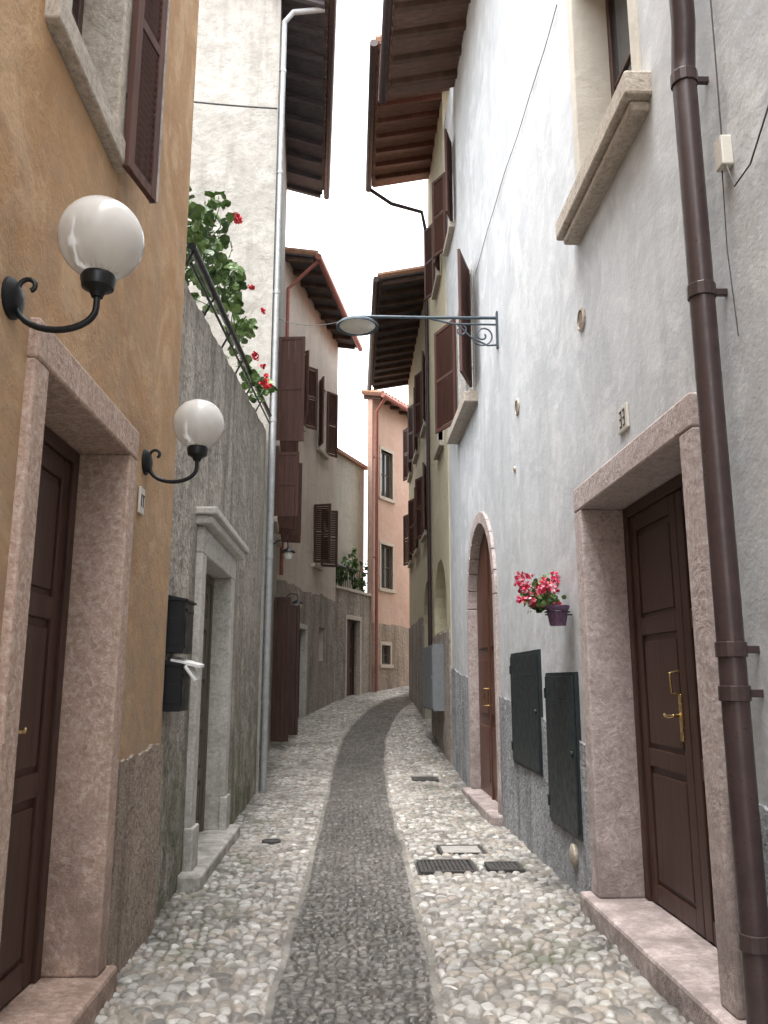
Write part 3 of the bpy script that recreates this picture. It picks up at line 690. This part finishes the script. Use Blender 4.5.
ev=leafy('hanging_flower_pot',[((6.12,.20,2.11),(.14,.12,.10),2.2)],90,.024,FR,[((6.10+random.uniform(-.17,.17),.21+random.uniform(-.13,.15),2.15+random.uniform(-.12,.13)),.029,12) for _ in range(46)],[M_pinkp,M_pinkl],.017)
b=B(); b.lathe([(.058,-.13),(.078,-.02),(.09,0),(.09,.015),(.075,.012),(.001,.005)],FR@Matrix.Translation((6.02,.11,2.02)),20); b.build('pot',M_pot,ev,0,True)
b=B(); b.tube([(6.02,0,1.97),(6.02,.2,1.97)],.006,6,FR); b.tube([(6.02+.092*math.cos(a/16*6.28),.11+.092*math.sin(a/16*6.28),1.99) for a in range(17)],.004,6,FR); b.build('wall_ring',M_black,ev)
s=8.6; ev=empty('street_lamp',FR@Vector((s,0,5.45))); b=B()
b.box(s-.03,s+.03,0,.02,5.12,5.55,FR)
b.tube([(s,0,5.48),(s,.8,5.47),(s,1.5,5.47)],.018,10,FR)
b.tube([(s,0,5.40),(s,.5,5.40),(s,.75,5.455)],.012,8,FR)
pp=[]
for k in range(40):
    a=math.radians(-30-k*14); r=.13-.0028*k; pp.append((s,.17+r*math.cos(a),5.27+r*math.sin(a)))
b.tube(pp,.010,8,FR)
pp=[]
for k in range(24):
    a=math.radians(90+k*16); r=.075-.0024*k; pp.append((s,.42+r*math.cos(a),5.325+r*math.sin(a)))
b.tube(pp,.009,8,FR)
b.tube([(s,.0,5.16),(s,.12,5.15),(s,.3,5.24),(s,.45,5.39)],.011,8,FR)
b.tube([(s,1.5,5.47),(s,1.55,5.47),(s,1.57,5.43)],.02,8,FR)
b.build('bracket',M_lampgrey,ev,0,True)
b=B(); Mx=FR@Matrix.Translation((s,1.57,5.36))
b.lathe([(.03,.1),(.05,.07),(.09,.06),(.20,.03),(.235,.0),(.238,-.02),(.225,-.02),(.20,-.005)],Mx,36); b.build('shade',M_lampgrey,ev,0,True)
b=B(); b.lathe([(.20,-.006),(.17,-.028),(.1,-.045),(.001,-.05)],Mx,32); b.build('diffuser',M_ceramic,ev,0,True)
def wire(pts,r=.006,name='overhead_cable'):
    a=Vector(pts[0]);c=Vector(pts[1]); out=[]
    for k in range(13):
        q=k/12; p=a.lerp(c,q); p.z-=pts[2]*4*q*(1-q); out.append(tuple(p))
    e=empty(name,a); b=B(); b.tube(out,r,6); b.build('wire',M_cable,e)
wire(((.05,8.6,5.47),(-1.2,12,7.0),.12)); wire(((-1.2,11.4,10.2),(-4,10.9,10.1),.05),.014)

FY=frame((1.60,0),(1.60,10),'R')[0]
H=[(13.9,14.7,8.8,10.3),(13.9,14.7,5.6,7.2),(13.8,15.8,2.35,3.62)]
e=house('yellow_house',FY,0,13.3,16.3,0,12.2,6,M_yellow,H)
spandrel(FY,e,1.0,14.8,2.65,3.63,M_yellow,.3,16)
Wn(e,FY,13.9,14.7,8.8,10.3,(160,25),.36); Wn(e,FY,13.9,14.7,5.6,7.2,(None,None),.38,None,M_lime)
eave(FY,e,11.9,16.0,11.85,1.2,.2,3,M_wood_h,M_wood2,M_brownpipe,.45)
b=B(); facade(b,FY,13.302,16.29,0,2.4,[],-.01,.025,wav(2.3,.015,3),rng(13.4,16.2,.08)); b.build('plinth',M_roughbrown,e)
ubox('utility_cabinet',14.1,16.1,1.0,2.1,FY,M_greymetal,.2,.02)
pipe('brown_downpipe',FY,[(16.0,1.25,11.8),(15.95,.8,11.45),(16.0,.15,11.3),(16.1,.06,10.9),(16.1,.06,2)],.04,M_brownpipe)
FO=frame((1.63,0),(1.63,10),'R')[0]
H=[(17.2,18.0,7.0,8.5),(19.5,20.3,7.0,8.5),(17.2,18.0,4.6,6.0),(19.5,20.3,4.6,6.0),(21.6,22.3,4.6,6),(21.6,22.3,7,8.5),(16.7,18.5,.3,3.6)]
e=house('ochre_house',FO,0,16.3,23,0,10.2,6,M_yellow,H)
for h in H[:6]: Wn(e,FO,*h,(165,22),.36)
spandrel(FO,e,.9,17.6,2.7,3.61,M_yellow,.3,12)
door(FO,e,16.7,18.5,G(17),3.6,-.25,2,3,M_wood,False)
b=B(); facade(b,FO,16.302,22.99,0,2.6,[(16.7,18.5,0,3.6)],-.01,.025,wav(2.9,.02,3),rng(16.4,22.9,.2)); b.build('plinth',M_roughbrown,e)
eave(FO,e,16.35,23,9.9,1.05,.2,3,M_dkeave,M_rafter,M_brownpipe,.5)
e=empty('background_house',(9,26,0)); b=B()
b.box(9.5,14,20,34,0,9); b.build('walls',M_cream2,e)
b=B(); b.box(9.2,14.3,19.7,34.3,9,9.2); b.build('roof',M_tile,e)

# ---------------------------------------------------------------- light, sky, camera
w=bpy.data.worlds.new('World'); scene.world=w; w.use_nodes=True; nt=w.node_tree
sky=nt.nodes.new('ShaderNodeTexSky'); sky.sky_type='NISHITA'; sky.sun_disc=False
sky.sun_elevation=math.radians(78); sky.sun_rotation=math.radians(215); sky.air_density=1; sky.dust_density=5; sky.ozone_density=1
hs=nt.nodes.new('ShaderNodeHueSaturation'); hs.inputs['Saturation'].default_value=.15; hs.inputs['Value'].default_value=7.0
bg=nt.nodes['Background']; bg.inputs['Strength'].default_value=.15
nt.links.new(sky.outputs[0],hs.inputs['Color']); nt.links.new(hs.outputs[0],bg.inputs['Color'])
sd=bpy.data.lights.new('sun','SUN'); sd.energy=.5; sd.angle=math.radians(60); sd.color=(1,.97,.93)
so=bpy.data.objects.new('sun',sd); COL.objects.link(so)
el=math.radians(78); az=math.radians(215)
D=Vector((math.sin(az)*math.cos(el),math.cos(az)*math.cos(el),math.sin(el)))
so.rotation_euler=(-D).to_track_quat('-Z','Y').to_euler(); so.location=D*30
cd=bpy.data.cameras.new('camera'); cam=bpy.data.objects.new('camera',cd); COL.objects.link(cam)
cam.location=(0,0,1.5); cam.rotation_euler=(math.radians(90+11.5),0,math.radians(-2.3))
cd.lens=29.1; cd.sensor_width=36; cd.clip_end=600; cd.clip_start=.05
scene.camera=cam
scene.view_settings.view_transform='Standard'; scene.view_settings.look='None'; scene.view_settings.exposure=0
